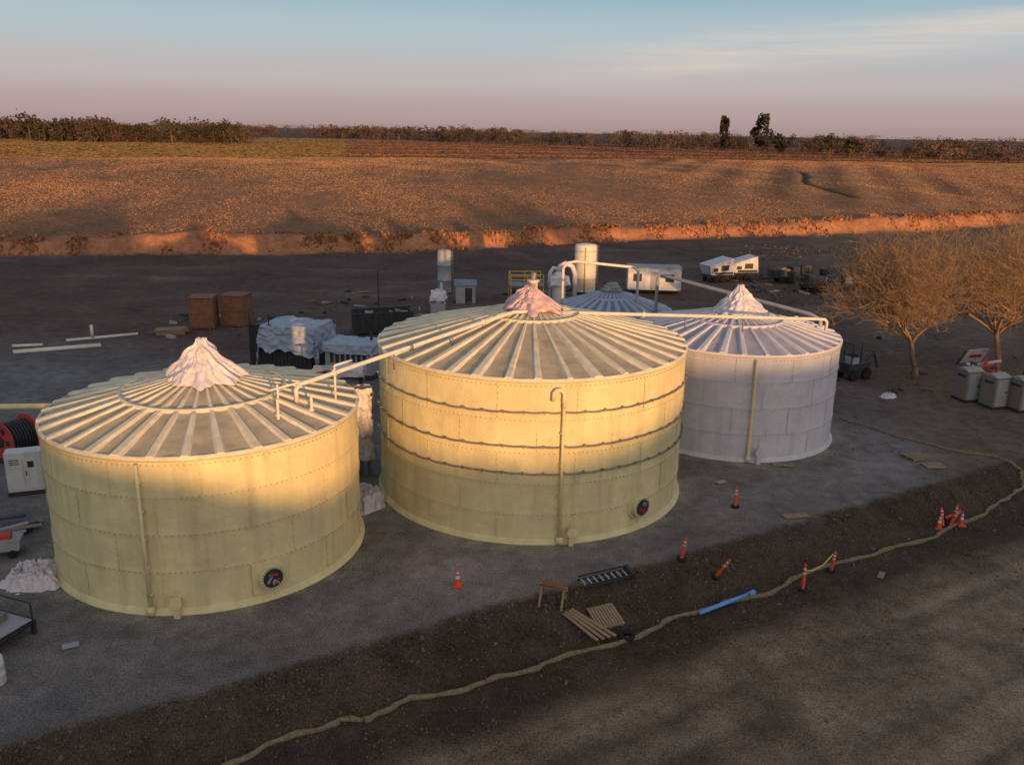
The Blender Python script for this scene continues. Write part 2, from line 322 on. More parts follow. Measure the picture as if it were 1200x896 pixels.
# ------------------------------------------------------------------ tanks
def build_tank(name,c,R,rim,apex,az,wallm,roofm,ribm,boltm,courses,nrib=30,bands=(),ring=.5,conetop=1.3,coner=1.2,conem='tarp',pipe=None,hatch=None,valve=None,rot0=0.,bolts=True,gooseneck=False,seed=0):
    g=grp(name,(c[0],c[1],0))
    def out(phi,r=R): a=math.radians(phi)-az;return Vector((r*math.sin(a),-r*math.cos(a),0))
    n=260;nz=70
    th=np.linspace(0,2*math.pi,n+1);zz=np.linspace(0,rim,nz)
    T,Zz=np.meshgrid(th,zz)
    rr=R+.055*fbm(np.cos(T)*R*.5+3,np.sin(T)*R*.5+Zz*.6,3,12)+.035*fbm(np.cos(T)*R*2.2+3,np.sin(T)*R*2.2+Zz*2.2,3,13)
    for cz in courses: rr=rr+.02*np.exp(-((Zz-cz)/.08)**2)
    rr[:,-1]=rr[:,0]
    obj('wall',grid_mesh('wall',rr*np.cos(T),rr*np.sin(T),Zz),g,[M[wallm]])
    b=MB()
    b.lathe([(R-.02,0),(R+.17,0.0),(R+.16,.06),(R+.09,.08),(R+.07,.2),(R-.02,.22)],96,0)
    b.obj('footing_flange',g,[wallm],True)
    b=MB();bb=MB()
    zs=[0.24]+list(courses)+[rim]
    for i in range(len(zs)-1):
        m=14 if R>6.5 else 12
        for k in range(m):
            a=2*math.pi*(k+.5*(i%2))/m+rot0;Rm=RZ(a)
            zc=(zs[i]+zs[i+1])/2;hh=zs[i+1]-zs[i]-.06
            b.box(Rm@Vector((R+.020,0,zc)),(.012,.05,hh),0,Rm)
            if bolts:
                q=int(hh/.2)
                for j in range(q):
                    z=zs[i]+.1+j*(hh-.1)/max(q-1,1)
                    bb.box(Rm@Vector((R+.032,.0,z)),(.028,.03,.03),0,Rm,.7)
    for cz in list(courses)+[rim-.22]:
        m=int(2*math.pi*R/.2)
        for k in range(m):
            a=2*math.pi*k/m;Rm=RZ(a)
            bb.box(Rm@Vector((R+.034,0,cz)),(.036,.04,.04),0,Rm,.7)
    b.obj('sheet_seams',g,[wallm]);
    if bolts: bb.obj('bolt_rows',g,[boltm])
    b=MB();b.lathe([(R-.02,rim-.10),(R+.05,rim-.10),(R+.07,rim-.02),(R+.07,rim+.05),(R-.05,rim+.07)],120,0);b.obj('rim_angle',g,[ribm],True)
    sl=(apex-rim)
    sub=6;nt_=nrib*sub;rad=np.linspace(.35,R+.05,16)
    th=np.linspace(0,2*math.pi,nt_+1)+rot0
    T,Rr=np.meshgrid(th,rad)
    ph=((T-rot0)*nrib/(2*math.pi))%1
    sag=np.sin(np.pi*ph)*.07*(Rr/R)
    Zr=rim+.08+sl*(1-Rr/R)-sag+.07*fbm(Rr*np.cos(T),Rr*np.sin(T),3,33)
    Zr[:,-1]=Zr[:,0]
    obj('roof_panels',grid_mesh('roof_panels',Rr*np.cos(T),Rr*np.sin(T),Zr),g,[M[roofm]])
    b=MB()
    for k in range(nrib):
        a=2*math.pi*k/nrib+rot0+random.uniform(-.008,.008);ca,sa=math.cos(a),math.sin(a);v=[]
        jit=random.uniform(.8,1.25)
        for r,hw,hh in((R+.04,.22*jit,.10),(R*.6,.15*jit,.105),(R*.2,.06,.08)):
            z=rim+.04+sl*(1-r/R)+random.uniform(-.012,.012)
            for o,dz in((-hw*1.2,-.05),(-hw*.5,hh),(hw*.5,hh),(hw*1.2,-.05)):
                v.append((r*ca-o*sa,r*sa+o*ca,z+dz))
        f=[(0,1,2,3)]
        for i in(0,4): f+=[(i+j,i+j+4,i+j+5,i+j+1) for j in range(3)]
        b.add(v,f,0)
    b.obj('roof_ribs',g,[ribm])
    for rg in ([ring] if isinstance(ring,float) else ring):
        b=MB();r=R*rg;z=rim+.04+sl*(1-rg)
        b.lathe([(r+.07,z-.02),(r+.05,z+.13),(r-.05,z+.14),(r-.07,z-.02)],80,0);b.obj('roof_ring_beam',g,[ribm],True)
    n=140;m=50;th=np.linspace(0,2*math.pi,n+1);q=np.linspace(0,1,m);T,Q=np.meshgrid(th,q)
    rr=coner*((1-Q)**1.7)*.85+.17+.10*np.exp(-((Q-.62)/.13)**2)+.06*np.exp(-((Q-.28)/.08)**2)
    pl=fbm(np.cos(T)*3.2+9+seed,np.sin(T)*3.2+Q*2.4,3,44)
    cr=1-4*np.abs(fbm(np.cos(T)*4.0+seed,np.sin(T)*4.0+Q*5,4,45))
    rr=rr*(1+.85*pl*(1-.2*Q)+.20*cr)
    zb=apex+.14-(rr/R)*sl*(1-Q)
    Zc=zb*(1-Q)+(apex+conetop)*Q+.22*pl*(1-Q)*Q*2+.06*pl+.05*cr*(Q>.02);rr[:,-1]=rr[:,0];Zc[:,-1]=Zc[:,0]
    rr[-1]*=.25;lean=.18*Q*math.sin(seed*2+1)
    obj('wrapped_vent',grid_mesh('wrapped_vent',rr*np.cos(T)+lean,rr*np.sin(T),Zc),g,[M[conem]])
    for i,z in enumerate(bands):
        b=MB();pts=[]
        m=216
        for k in range(m+1):
            a=2*math.pi*k/m;zz_=z-.03*abs(math.sin(a*27))+.02*math.sin(a*7+i)
            pts.append(((R+.085)*math.cos(a),(R+.085)*math.sin(a),zz_))
        b.tube(pts,.036,6,0,False)
        for k in range(54):
            a=2*math.pi*k/54;Rm=RZ(a);b.box(Rm@Vector((R+.075,0,z)),(.10,.08,.10),0,Rm)
        b.obj('wind_stiffener_band',g,['steel'])
    if pipe is not None:
        b=MB();o1=out(pipe,R+.15);u=out(pipe,1.)
        side=Vector((-u.y,u.x,0))
        top=rim-.15 if not gooseneck else rim-.7
        b.tube([o1+Vector((0,0,.25)),o1+Vector((0,0,top))],.065,10,0)
        for z in np.linspace(.8,rim-.8,5): 
            Rm=RZ(math.radians(pipe)-az-math.pi/2);b.box(o1-u*.07+Vector((0,0,z)),(.17,.2,.06),0,Rm)
        b.box(o1+Vector((0,0,.2)),(.26,.26,.3),0)
        if gooseneck:
            pts=[o1+Vector((0,0,rim-1.1)),o1+Vector((0,0,rim-.55))]
            for k in range(1,8):
                a=math.pi*k/8;pts.append(o1+Vector((0,0,rim-.55+.22*math.sin(a)))+side*(-.22+.22*math.cos(a)))
            pts.append(o1-side*.44+Vector((0,0,rim-.8)));b.tube(pts,.085,10,1)
        b.obj('drain_downpipe',g,[wallm,ribm],True)
    if hatch is not None:
        ph,z,kind=hatch;u=out(ph,1.);Rm=RZ(math.radians(ph)-az-math.pi/2)
        b=MB();c0=out(ph,R)+Vector((0,0,z))
        if kind==0:b.box(c0+u*.03,(.10,1.35,1.25),0,Rm)
        else:b.tube([c0-u*.05,c0+u*.08],.62,28,0)
        for rr_,d0,d1,mm in((.47,.05,.3,0),(.36,.28,.33,1)):
            b.tube([c0+u*d0,c0+u*d1],rr_,28,mm)
        side=Vector((-u.y,u.x,0))
        for k in range(24):
            a=2*math.pi*k/24;p=c0+u*.32+side*math.cos(a)*.41+Vector((0,0,math.sin(a)*.41));b.box(p,(.05,.035,.035),2,Rm)
        for k in range(7):
            a=random.uniform(0,6.28);p=c0+u*.36+side*math.cos(a)*.16+Vector((0,0,math.sin(a)*.16));b.box(p,(.05,random.uniform(.1,.3),.07),2 if k%3 else 3,Rm@Matrix.Rotation(random.uniform(0,3),3,'X'))
        b.obj('access_hatch',g,[wallm,'dark','grey','red'])
    if valve is not None:
        u=out(valve,1.);c0=out(valve,R)+Vector((0,0,.62));b=MB()
        b.tube([c0,c0+u*.35],.13,14);b.tube([c0+u*.35,c0+u*.42],.22,16);b.tube([c0+u*.22,c0+u*.22+Vector((0,0,.35))],.05,8);b.box(c0+u*.25-Vector((0,0,.4)),(.2,.2,.5),0)
        b.obj('outlet_nozzle',g,[wallm])
    return g,out
tL,oL=build_tank('cream_storage_tank',(-12.17,32.92),5.92,5.79,7.15,-.354,'cream','creamroof','creamrib','bolt',(1.6,3.0,4.4),32,(),.52,1.35,1.3,'tarp',-22.8,(16.7,.95,0),-14,.03,seed=1)
tM,oM=build_tank('banded_cream_storage_tank',(.91,40.11),7.19,7.05,8.72,.023,'cream','creamroof','creamrib','bolt',(1.3,2.65,4.0,5.4),36,(5.75,4.3,3.15),.30,.85,1.25,'tarpwarm',10.5,(41,1.1,1),14.2,.02,gooseneck=True,seed=2)
tR,oR=build_tank('white_storage_tank',(12.66,48.58),5.74,5.70,7.03,.252,'lav','lavroof','lavrib','boltlav',(1.5,2.9,4.3),32,(),.45,1.35,1.35,'tarp',12,None,17,.05,seed=3)
tB,oB=build_tank('blue_roof_tank',(7.1,62.5),4.4,4.1,5.6,.113,'lav','blueroof','bluerib','boltlav',(1.4,2.8),28,(),.4,.45,.5,'grey',None,None,None,.05,False,seed=4)
b=MB();b.tube([oR(12,5.74+.17)+Vector((0,0,.3)),oR(12,5.74+.17)+Vector((0,0,5.45))],.085,10);b.obj('foam_coated_pipe',tR,['cream'])
b=MB();b.tube([(0,0,9.2),(0,0,9.8)],.2,14,0);b.tube([(0,0,9.78),(0,0,9.88)],.28,14,0);b.tube([(-.02,0,9.88),(.02,0,10.2)],.14,12,1);b.box((0,-.2,9.6),(.2,.18,.22),1);b.obj('vent_fitting',tM,['tarpwarm','steel'])
b=MB()
for (px,py) in((4.6,-1.6),(3.6,-2.6)):
    z=5.79+1.36*(1-math.hypot(px,py)/5.92);b.tube([(px,py,z-.1),(px,py,z+.8)],.055,8);b.tube([(px,py,z+.15),(px,py,z+.22)],.11,10)
b.obj('roof_standpipes',tL,['whitepipe'])
# ------------------------------------------------------------------ gas pipework
b=MB()
main=[(-8.3,32.0,6.25),(-8.3,32.0,6.8),(-8.15,32.1,6.98),(-7.9,32.3,7.02),(-.6,38.1,8.52),(.0,38.6,8.62),(.6,38.9,8.6),(17.1,47.6,6.72),(17.45,47.8,6.66),(17.6,47.9,6.5),(17.6,47.9,6.0)]
b.tube(main,.088,12)
for a,bq,t in((3,4,.12),(3,4,.5),(3,4,.9),(6,7,.08),(6,7,.35),(6,7,.62),(6,7,.9)):
    p=Vector(main[a]).lerp(Vector(main[bq]),t);d=(Vector(main[bq])-Vector(main[a])).normalized();b.tube([p-d*.06,p+d*.06],.15,14,1 if t==.5 else 0)
b.tube([(-7.0,33.0,6.0),(-7.0,33.0,7.5)],.05,8);b.tube([(-7.0,33.0,7.5),(-6.4,33.5,7.6)],.05,8)
b.tube([(-8.9,31.6,6.1),(-8.9,31.6,7.1)],.045,8);b.tube([(-9.2,31.4,6.9),(-7.2,32.9,7.15)],.045,8)
for x_,y_,z0,z1 in((-4.9,34.75,6.9,7.75),(12.1,44.9,6.5,7.2),(-2.6,36.5,7.4,8.1),(3.2,40.3,8.2,8.35),(8.7,43.1,7.0,7.6)):
    b.tube([(x_,y_,z0),(x_,y_,z1)],.04,6,1)
b.obj('overhead_gas_pipe',None,['whitepipe','steel'],True)
b=MB();b.tube([(10.2,60,7.0),(10.6,59.4,7.05),(17.2,49.4,6.6),(17.6,48.9,6.4),(17.6,48.8,5.7)],.12,10)
b.tube([(10.2,60,7.0),(10.0,60.2,6.8),(10.0,60.2,0)],.12,10)
b.obj('return_gas_pipe',None,['grey'],True)
b=MB();b.tube([(3.4,60,4.5),(3.4,60,7.4),(3.7,60,7.8),(4.3,60,7.9),(8.3,60.5,7.5),(8.7,60.6,7.2),(8.7,60.7,4.6)],.10,10)
b.tube([(3.4,60,0),(3.4,60,4.6)],.10,10)
b.obj('digester_gas_pipe',None,['whitepipe'],True)
b=MB();b.tube([(-32,31.5,5.6),(-17.9,32.6,5.75)],.11,10);b.tube([(-30,31.66,0),(-30,31.66,5.6)],.1,8);b.obj('inlet_pipe',None,['cream'],True)
g=grp('wrapped_pump_riser',(-7.35,40.2,0))
b=MB();b.tube([(0,0,0),(0,0,4.3)],.1,8);b.tube([(.35,.1,0),(.35,.1,3.9)],.1,8);b.tube([(0,0,4.3),(.2,.05,4.5),(.35,.1,4.2)],.1,8);b.obj('pipes',g,['steel'])
n=60;m=60;th=np.linspace(0,2*math.pi,n+1);q=np.linspace(0,1,m);T,Q=np.meshgrid(th,q)
rr=.34+.26*fbm(np.cos(T)*2+3,Q*9+np.sin(T)*2,3,4)+.12*(1-Q)+.1*(1-4*np.abs(fbm(np.cos(T)*3,Q*14+np.sin(T)*3,3,6)));rr[:,-1]=rr[:,0]
obj('plastic_wrap',grid_mesh('wrap',.15+rr*np.cos(T)*1.1,rr*np.sin(T),.9+3.6*Q),g,[M['tarp']])
b=MB();b.box((-.5,-.3,1.0),(.9,.9,.12),0);b.box((-.5,-.3,.5),(.7,.6,.9),1);b.obj('pump_skid',g,['lumber','grey'])
heap('plastic_sheeting_pile',"tarp",(-6.6,36.9,0),2.0,3.8,.7,3,70)
heap('plastic_sheeting_pile',"tarp",(-17.8,29.2,0),2.6,2.6,.6,8,70)
heap('plastic_sheeting_pile',"tarp",(24.9,55.2,0),1.3,1.0,.3,12)
# ------------------------------------------------------------------ left foreground things
g=grp('electrical_cabinet',(-22.3,37.2,0),.35)
b=MB();b.box((0,0,1.15),(1.5,.7,1.9),0);b.box((0,0,.1),(1.55,.75,.2),1);b.obj('housing',g,['white','dark'],bevel=.02)
b=MB();b.box((-.37,-.36,1.2),(.68,.03,1.7),0);b.box((.37,-.36,1.2),(.68,.03,1.7),0)
for z in(1.55,1.65,1.75):b.box((-.37,-.38,z),(.4,.012,.04),1)
b.box((.3,-.38,1.5),(.25,.012,.3),1);b.box((.08,-.4,1.1),(.03,.04,.25),1);b.obj('doors',g,['white','dark'])
g=grp('hose_reel',(-25.2,41.5,0),1.1)
b=MB()
for sx in(-.7,.7): b.tube([(sx,0,1.1),(sx+.06*(1 if sx>0 else -1),0,1.1)],1.05,28,0)
for k in range(8):b.tube([(-.6+k*.16,0,1.1),(-.5+k*.16,0,1.1)],.85,20,1)
for sx in(-.79,.79):
    b.tube([(sx,0,1.1),(sx*1.05,0,1.1)],.3,16,1)
    for k in range(6):
        a=k*math.pi/3;b.box((sx,.65*math.cos(a),1.1+.65*math.sin(a)),(.03,.25,.25),1,Matrix.Rotation(a,3,'X'))
b.box((0,0,.12),(1.9,1.5,.16),1);b.obj('reel',g,['red','dark'])
g=grp('steel_skid',(-17.6,25.3,0),-.35)
b=MB()
for y_ in(-.9,.9):b.box((0,y_,.45),(3.2,.1,.22),0)
for x_ in np.linspace(-1.5,1.5,6):b.box((x_,0,.45),(.08,1.75,.18),0)
b.box((.2,0,.6),(2.8,1.6,.03),1)
for x_,y_ in((-1.5,-.9),(1.5,-.9),(-1.5,.9),(1.5,.9)):b.box((x_,y_,.2),(.12,.12,.4),0);b.tube([(x_,y_,.4),(x_,y_,1.15)],.03,6,0)
for y_ in(-.9,.9):b.tube([(-1.5,y_,1.15),(1.5,y_,1.15)],.03,6,0)
b.box((.3,.1,.75),(1.2,.8,.28),2);b.box((-.8,-.3,.7),(.5,.5,.2),1);b.obj('frame',g,['dark','grey','steel'])
g=grp('plastic_drum',(-15.6,22.9,0))
b=MB();b.lathe([(0,0),(.28,0),(.30,.05),(.29,.3),(.305,.32),(.29,.35),(.29,.6),(.305,.62),(.29,.65),(.28,.88),(.22,.9),(0,.9)],28);b.obj('drum',g,['white'],True)
g=grp('scaffold_plank_stack',(-21.3,33.0,0),.6)
b=MB()
for k in range(9):b.box((random.uniform(-.2,.2),random.uniform(-.8,.8),.06+.07*k*.5),(random.uniform(1.6,3.2),.24,.05),k%3,RZ(random.uniform(-.35,.35)))
b.obj('planks',g,['lumber','grey','dark'])
g=grp('tool_cart',(-20.0,31.1,0),.3)
b=MB();b.box((0,0,.5),(1.3,.7,.45),0,taper=1.1);b.tube([(-.6,0,.7),(-1.1,0,1.05)],.03,6,1)
for x_,y_ in((-.4,-.4),(.4,-.4),(-.4,.4),(.4,.4)):b.tube([(x_,y_-.04,.16),(x_,y_+.04,.16)],.16,14,1)
b.box((.1,0,.8),(.5,.4,.2),2);b.obj('cart',g,['grey','black','red'])
# ------------------------------------------------------------------ yard equipment behind
g=grp('tarped_equipment_container',(-15.9,60.2,0),-.25)
b=MB();b.box((0,0,1.65),(4.6,2.6,2.8),0)
for k in range(16):b.box((-2.15+k*.287,-1.32,1.65),(.12,.06,2.6),0)
for x_ in(-2.3,2.3):
    for y_ in(-1.3,1.3):b.box((x_,y_,1.6),(.16,.16,3.1),1)
for y_ in(-1.3,1.3):b.box((0,y_,3.12),(4.7,.14,.14),1);b.box((0,y_,.2),(4.7,.14,.2),1)
for x_ in(-2.3,-.8):b.tube([(x_,-1.3,3.1),(x_,-1.3,4.0)],.05,6,1)
b.obj('container_body',g,['dark','dark']);crumple('tarpaulin',g,'bluetarp',4.0,2.75,3.25,2.1,.36,70,(.65,0,0),0,4)
g=grp('covered_generator',(-10.9,58.2,0),-.25)
b=MB();b.box((0,0,1.35),(3.4,2.2,2.1),0);b.box((0,0,.2),(3.6,2.3,.3),1)
for k in range(7):b.box((-1.2+k*.4,-1.12,1.5),(.25,.04,.9),1)
b.tube([(1.1,.4,2.3),(1.1,.4,3.0)],.1,10,1);b.obj('housing',g,['grey','dark'],bevel=.03)
crumple('cover_sheet',g,'bluetarp',3.5,2.3,2.42,.7,.2,44,(0,0,0),0,14)
g=grp('pipe_rack',(-10.4,50.6,0),.1)
b=MB()
for x_ in(-1.2,0,1.2):
    for y_ in(-.6,.6):b.box((x_,y_,1.2),(.09,.09,2.4),0)
    b.box((x_,0,2.4),(.09,1.3,.09),0);b.box((x_,0,1.2),(.09,1.3,.09),0)
for k in range(6):b.tube([(-1.7,-.5+k*.2,1.32),(1.7,-.5+k*.2,1.32)],.08,8,1);b.tube([(-1.6,-.5+k*.2,2.52),(1.5,-.5+k*.2,2.52)],.07,8,1 if k%2 else 2)
b.obj('rack',g,['dark','whitepipe','steel']);crumple('sheet',g,'tarp',1.6,1.4,2.65,.6,.15,26,(.6,0,0),0,24)
g=grp('open_top_dumpster',(-11.0,71.8,0),.35)
b=MB();L_,W_,H_=4.8,2.2,1.6
for sy in(-1,1):
    b.box((0,sy*W_/2,.15+H_/2),(L_,.06,H_),0)
    for k in range(9):b.box((-L_/2+.3+k*.52,sy*(W_/2+.06),.15+H_/2),(.1,.08,H_),0)
for sx in(-1,1):b.box((sx*L_/2,0,.15+H_/2),(.06,W_-.07,H_),0)
b.box((0,0,.2),(L_-.08,W_-.08,.08),0);b.box((0,W_/2,H_+.2),(L_,.12,.08),0);b.box((0,-W_/2,H_+.2),(L_,.12,.08),0)
for k in range(10):b.box((random.uniform(-1.9,1.9),random.uniform(-.7,.7),1.35+random.uniform(0,.35)),(random.uniform(.4,1.4),.3,.15),1+k%2,Matrix.Rotation(random.uniform(-.5,.5),3,'Y')@RZ(random.uniform(0,3)))
b.obj('dumpster',g,['dark','lumber','grey'])
for i,(x_,y_,r_) in enumerate(((-26.1,72.0,.1),(-23.7,73.2,-.12))):
    g=grp('plywood_crate',(x_,y_,0),r_);b=MB();b.box((0,0,1.35),(1.9,1.9,2.5),0)
    for sx in(-1,1):
        for sy in(-1,1):b.box((sx*.93,sy*.93,1.35),(.12,.12,2.56),1)
        b.box((0,sx*.975,2.5),(1.7,.05,.12),1);b.box((0,sx*.975,.3),(1.7,.05,.12),1);b.box((0,sx*.975,1.4),(1.7,.05,.1),1);b.box((sx*.975,0,1.4),(.05,1.7,.1),1);b.box((sx*.975,0,2.5),(.05,1.7,.12),1)
    b.box((0,0,2.68),(2.02,2.02,.06),0);b.box((-.6,0,.06),(.12,1.9,.12),1);b.box((.6,0,.06),(.12,1.9,.12),1);b.obj('crate',g,['ply','ply'])
b=MB()
for a,c_ in(((-36.8,62,.12),(-31.5,64.6,.12)),((-37,62.3,.12),(-31.7,64.9,.12)),((-34.9,66,.12),(-30.4,68.7,.12)),((-33,66.4,.3),(-33,66.4,1.3)),((-38,64.0,.1),(-36,64.6,.1))):b.tube([a,c_],.12,10)
b.obj('stored_white_pipes',None,['whitepipe'],True)
b=MB()
def scatter(x0,x1,y0,y1,n,smax=1.2):
    for _ in range(n):
        x_=random.uniform(x0,x1);y_=random.uniform(y0,y1)
        if math.hypot(x_-7.1,y_-62.5)<4.8 or math.hypot(x_-12.66,y_-48.58)<6.3: continue
        z=hz(x_,y_);l=random.uniform(.2,smax);R_=RZ(random.uniform(0,3.14))@Matrix.Rotation(random.uniform(-.2,.2),3,'Y')
        b.box((x_,y_,z+.1),(l*1.4,random.choice([.12,.2,l*.5]),random.uniform(.05,.3)),random.choice([0,1,2,2,2,3,3,3]),R_)
scatter(-30,-15,66,80,30,1.0);scatter(-20,-6,76,90,26,.9);scatter(24,48,86,104,50,1.2);scatter(-6,14,66,96,30,1.0);scatter(20,40,54,76,26,.6);scatter(-30,-21,30,45,12,.8)
b.obj('scattered_scrap',None,['lumber','grey','dark','rock'])
g=grp('lumber_stack',(-27.9,69.3,0),.3);b=MB()
for k in range(5):
    for j in range(4):b.box((random.uniform(-.2,.2),-.5+j*.28,.08+k*.1),(2.2,.2,.07),0)
b.obj('boards',g,['lumber'])
g=grp('lamp_post',(-12.6,80,0));b=MB();b.tube([(0,0,0),(0,0,3.9)],[.08,.05],8);b.tube([(0,0,3.85),(.5,0,4.0)],.03,6);b.box((.6,0,3.98),(.4,.18,.08),0);b.box((0,0,.1),(.3,.3,.2),0);b.obj('pole',g,['dark'])
def silo(name,loc,r,h,mk,stripe=False):
    g=grp(name,loc);b=MB();b.lathe([(r,.3),(r,h*.33),(r+.03,h*.335),(r,h*.34),(r,h*.66),(r+.03,h*.665),(r,h*.67),(r,h-.15),(r*.93,h-.02),(r*.4,h+.08),(0,h+.1)],32,0)
    for k in range(4):
        a=k*math.pi/2+.7;b.box((r*.85*math.cos(a),r*.85*math.sin(a),.2),(.15,.15,.4),1)
    b.tube([(r+.08,0,.3),(r+.08,0,h)],.05,6,1)
    if stripe: b.tube([(-.1,-r-.05,.3),(-.1,-r-.05,h-.2)],.07,6,2);b.lathe([(r+.03,h-.7),(r+.05,h-.65),(r+.03,h-.6)],32,2)
    for k in range(12): b.box((r+.2,0,.4+k*(h-.6)/11),(.1,.35,.03),1)
    b.obj('shell',g,[mk,'steel','yellow'],True);return g
silo('grey_silo',(-7.2,89.4,0),.72,4.6,'grey');silo('white_process_vessel',(7.5,91.5,0),1.15,5.2,'whitepipe',True)
g=grp('wrapped_blower_unit',(-7.0,79.6,0));b=MB();b.box((0,0,.5),(1.3,1.1,1.0),1);b.tube([(0,0,1),(0,0,2.3)],.28,12,0);b.tube([(.3,0,2.2),(.3,0,2.9)],.12,8,0);b.obj('blower',g,['white','grey'])
crumple('wrap',g,'tarp',1.1,.9,2.1,1.0,.25,24,(0,0,0),0,31)
g=grp('small_shed',(-4.8,85.4,0),.1);b=MB();b.box((0,0,.9),(1.9,1.5,1.8),0);b.add([(-1.1,-.9,1.8),(1.1,-.9,1.8),(1.1,.9,1.8),(-1.1,.9,1.8),(-1.1,0,2.3),(1.1,0,2.3)],[(0,1,5,4),(2,3,4,5),(0,4,3),(1,2,5)],1);b.box((.3,-.76,.8),(.7,.03,1.5),2);b.obj('shed',g,['grey','blueroof','dark'])
g=grp('process_platform',(1.2,85.5,0),.1);b=MB();b.box((0,0,1.9),(3.4,2.4,.1),0)
for x_ in(-1.6,0,1.6):
    for y_ in(-1.1,1.1):b.tube([(x_,y_,0),(x_,y_,3.0)],.045,6,1)
for y_ in(-1.1,1.1):
    for z in(2.5,3.0):b.tube([(-1.6,y_,z),(1.6,y_,z)],.045,6,1)
for z in(2.5,3.0):b.tube([(-1.6,-1.1,z),(-1.6,1.1,z)],.045,6,1)
b.box((-.4,.1,.7),(1.8,1.2,1.3),2);b.obj('frame',g,['steel','yellow','dark'])
g=grp('ducted_scrubber',(4.5,86.5,0));b=MB();b.lathe([(.7,0),(.7,2.4),(.5,2.9),(.2,3.1),(0,3.1)],24,0);b.tube([(0,0,3.0),(.1,0,3.6),(.6,0,3.9),(1.3,0,3.6),(1.6,0,2.8),(1.6,0,.3)],.25,12,0);b.tube([(-.9,.1,0),(-.9,.1,2.9),(-.6,.1,3.4),(0,.1,3.3)],.2,12,0);b.obj('scrubber',g,['tarp'],True)
crumple('wrap',g,'tarp',1.7,1.5,2.6,.9,.25,26,(.1,-.1,0),0,41)
g=grp('site_office_trailer',(15.0,93.0,0),-.06);b=MB();b.box((0,0,1.6),(5.6,2.5,2.3),0);b.box((0,0,2.8),(5.7,2.6,.1),1);b.box((0,0,.4),(5.2,2.2,.15),2)
b.box((-1.8,-1.26,1.75),(.9,.03,.8),2);b.box((1.6,-1.26,1.75),(.9,.03,.8),2);b.box((0,-1.26,1.4),(.85,.03,1.85),1)
for x_ in(-.5,.4):b.tube([(x_,-1.1,.35),(x_,-.85,.35)],.35,16,3)
for k in range(14):b.box((-2.7+k*.415,-1.255,1.6),(.03,.02,2.2),0)
b.obj('trailer_body',g,['white','grey','dark','black'])
for i,(x_,y_,r_) in enumerate(((23.6,100.3,.35),(27.0,102.4,.2))):
    g=grp('white_hopper_trailer',(x_,y_,0),r_);b=MB()
    v=[(-1.5,-1,1.0),(1.5,-1,1.0),(1.5,1,1.0),(-1.5,1,1.0),(-1.9,-1.15,2.1),(1.2,-1.15,2.9),(1.2,1.15,2.9),(-1.9,1.15,2.1)]
    b.add(v,[(3,2,1,0),(4,5,6,7),(0,1,5,4),(1,2,6,5),(2,3,7,6),(3,0,4,7)],0)
    b.box((0,0,.8),(3.6,1.7,.18),1);b.box((.2,-1.12,1.8),(1.0,.05,.6),1);b.box((-1.0,-1.1,1.6),(.6,.05,.4),1);b.box((.1,-1.12,1.2),(2.4,.06,.25),1)
    for sx in(-.9,.1):
        for sy in(-1,1):b.tube([(sx,sy*.95-.12,.42),(sx,sy*.95+.12,.42)],.42,18,2)
    b.tube([(1.7,0,.8),(2.7,0,.6)],.07,6,1);b.tube([(1.25,-.9,1.0),(1.6,-.9,0)],.05,6,1);b.tube([(-1.9,-1.15,2.1),(-2.1,-1.15,.2)],.05,6,1);b.obj('trailer',g,['white','dark','black'],bevel=.06)
for i,(x_,y_,L_) in enumerate(((31.5,101,3.5),(36,103,4.2),(41,100,3.2),(33,95,2.5),(44.5,103,3.6),(38,97,2.4))):
    g=grp('flatbed_equipment_trailer',(x_,y_,hz(x_,y_)),random.uniform(-.4,.4));b=MB();b.box((0,0,.75),(L_,2,.15),0)
    for sx in(-.5,.45):
        for sy in(-1,1):b.tube([(sx,sy-.12,.4),(sx,sy+.12,.4)],.4,16,2)
    for k in range(8):b.box((random.uniform(-L_/2.4,L_/2.4),random.uniform(-.6,.6),1.2),(random.uniform(.4,1.3),random.uniform(.4,1),random.uniform(.4,1.4)),random.choice([0,0,1,0,3]),RZ(random.uniform(0,3)))
    for k in range(4):b.tube([(-L_/2,-.8+k*.5,.8),(-L_/2+.1,-.8+k*.5,2.0)],.05,6,0)
    b.tube([(-L_/2,-.9,1.9),(-L_/2,.9,1.9)],.05,6,0);b.obj('trailer',g,['dark','grey','black','lumber'])
for i,(x_,y_,r_) in enumerate(((29.9,54.9,.2),(30.9,53.5,.3),(32.3,52.9,.25))):
    z=hz(x_,y_);g=grp('portable_toilet',(x_,y_,z),r_);b=MB();b.box((0,0,1.1),(1.1,1.15,1.9),0);b.box((0,0,.1),(1.2,1.25,.16),2);b.box((0,-.585,1.05),(.8,.03,1.75),3)
    for sx in(-.5,.5):
        for sy in(-.53,.53):b.box((sx,sy,1.1),(.12,.12,1.95),0)
    v=[]
    for k in range(7):
        t=k/6;zz_=2.06+.2*math.sin(math.pi*t);v+=[(-.6,-.62+1.24*t,zz_),(.6,-.62+1.24*t,zz_)]
    b.add(v,[(2*k,2*k+1,2*k+3,2*k+2) for k in range(6)]+[tuple(range(0,14,2)),tuple(range(13,0,-2))],1);b.tube([(.4,.5,2.0),(.4,.5,2.5)],.05,6,2);b.box((.3,-.61,1.1),(.08,.04,.12),2)
    b.box((-.565,0,1.7),(.03,.7,.15),2);b.obj('cabin',g,['tan','roofw','dark','grey'])
g=grp('trencher_machine',(24.3,59.8,0),.5);b=MB();b.box((0,0,.8),(2.0,1.0,.7),0);b.box((-.4,0,1.3),(.7,.8,.5),1)
for sx in(-.7,.6):
    for sy in(-.6,.6):b.tube([(sx,sy-.12,.4),(sx,sy+.12,.4)],.4,16,2)
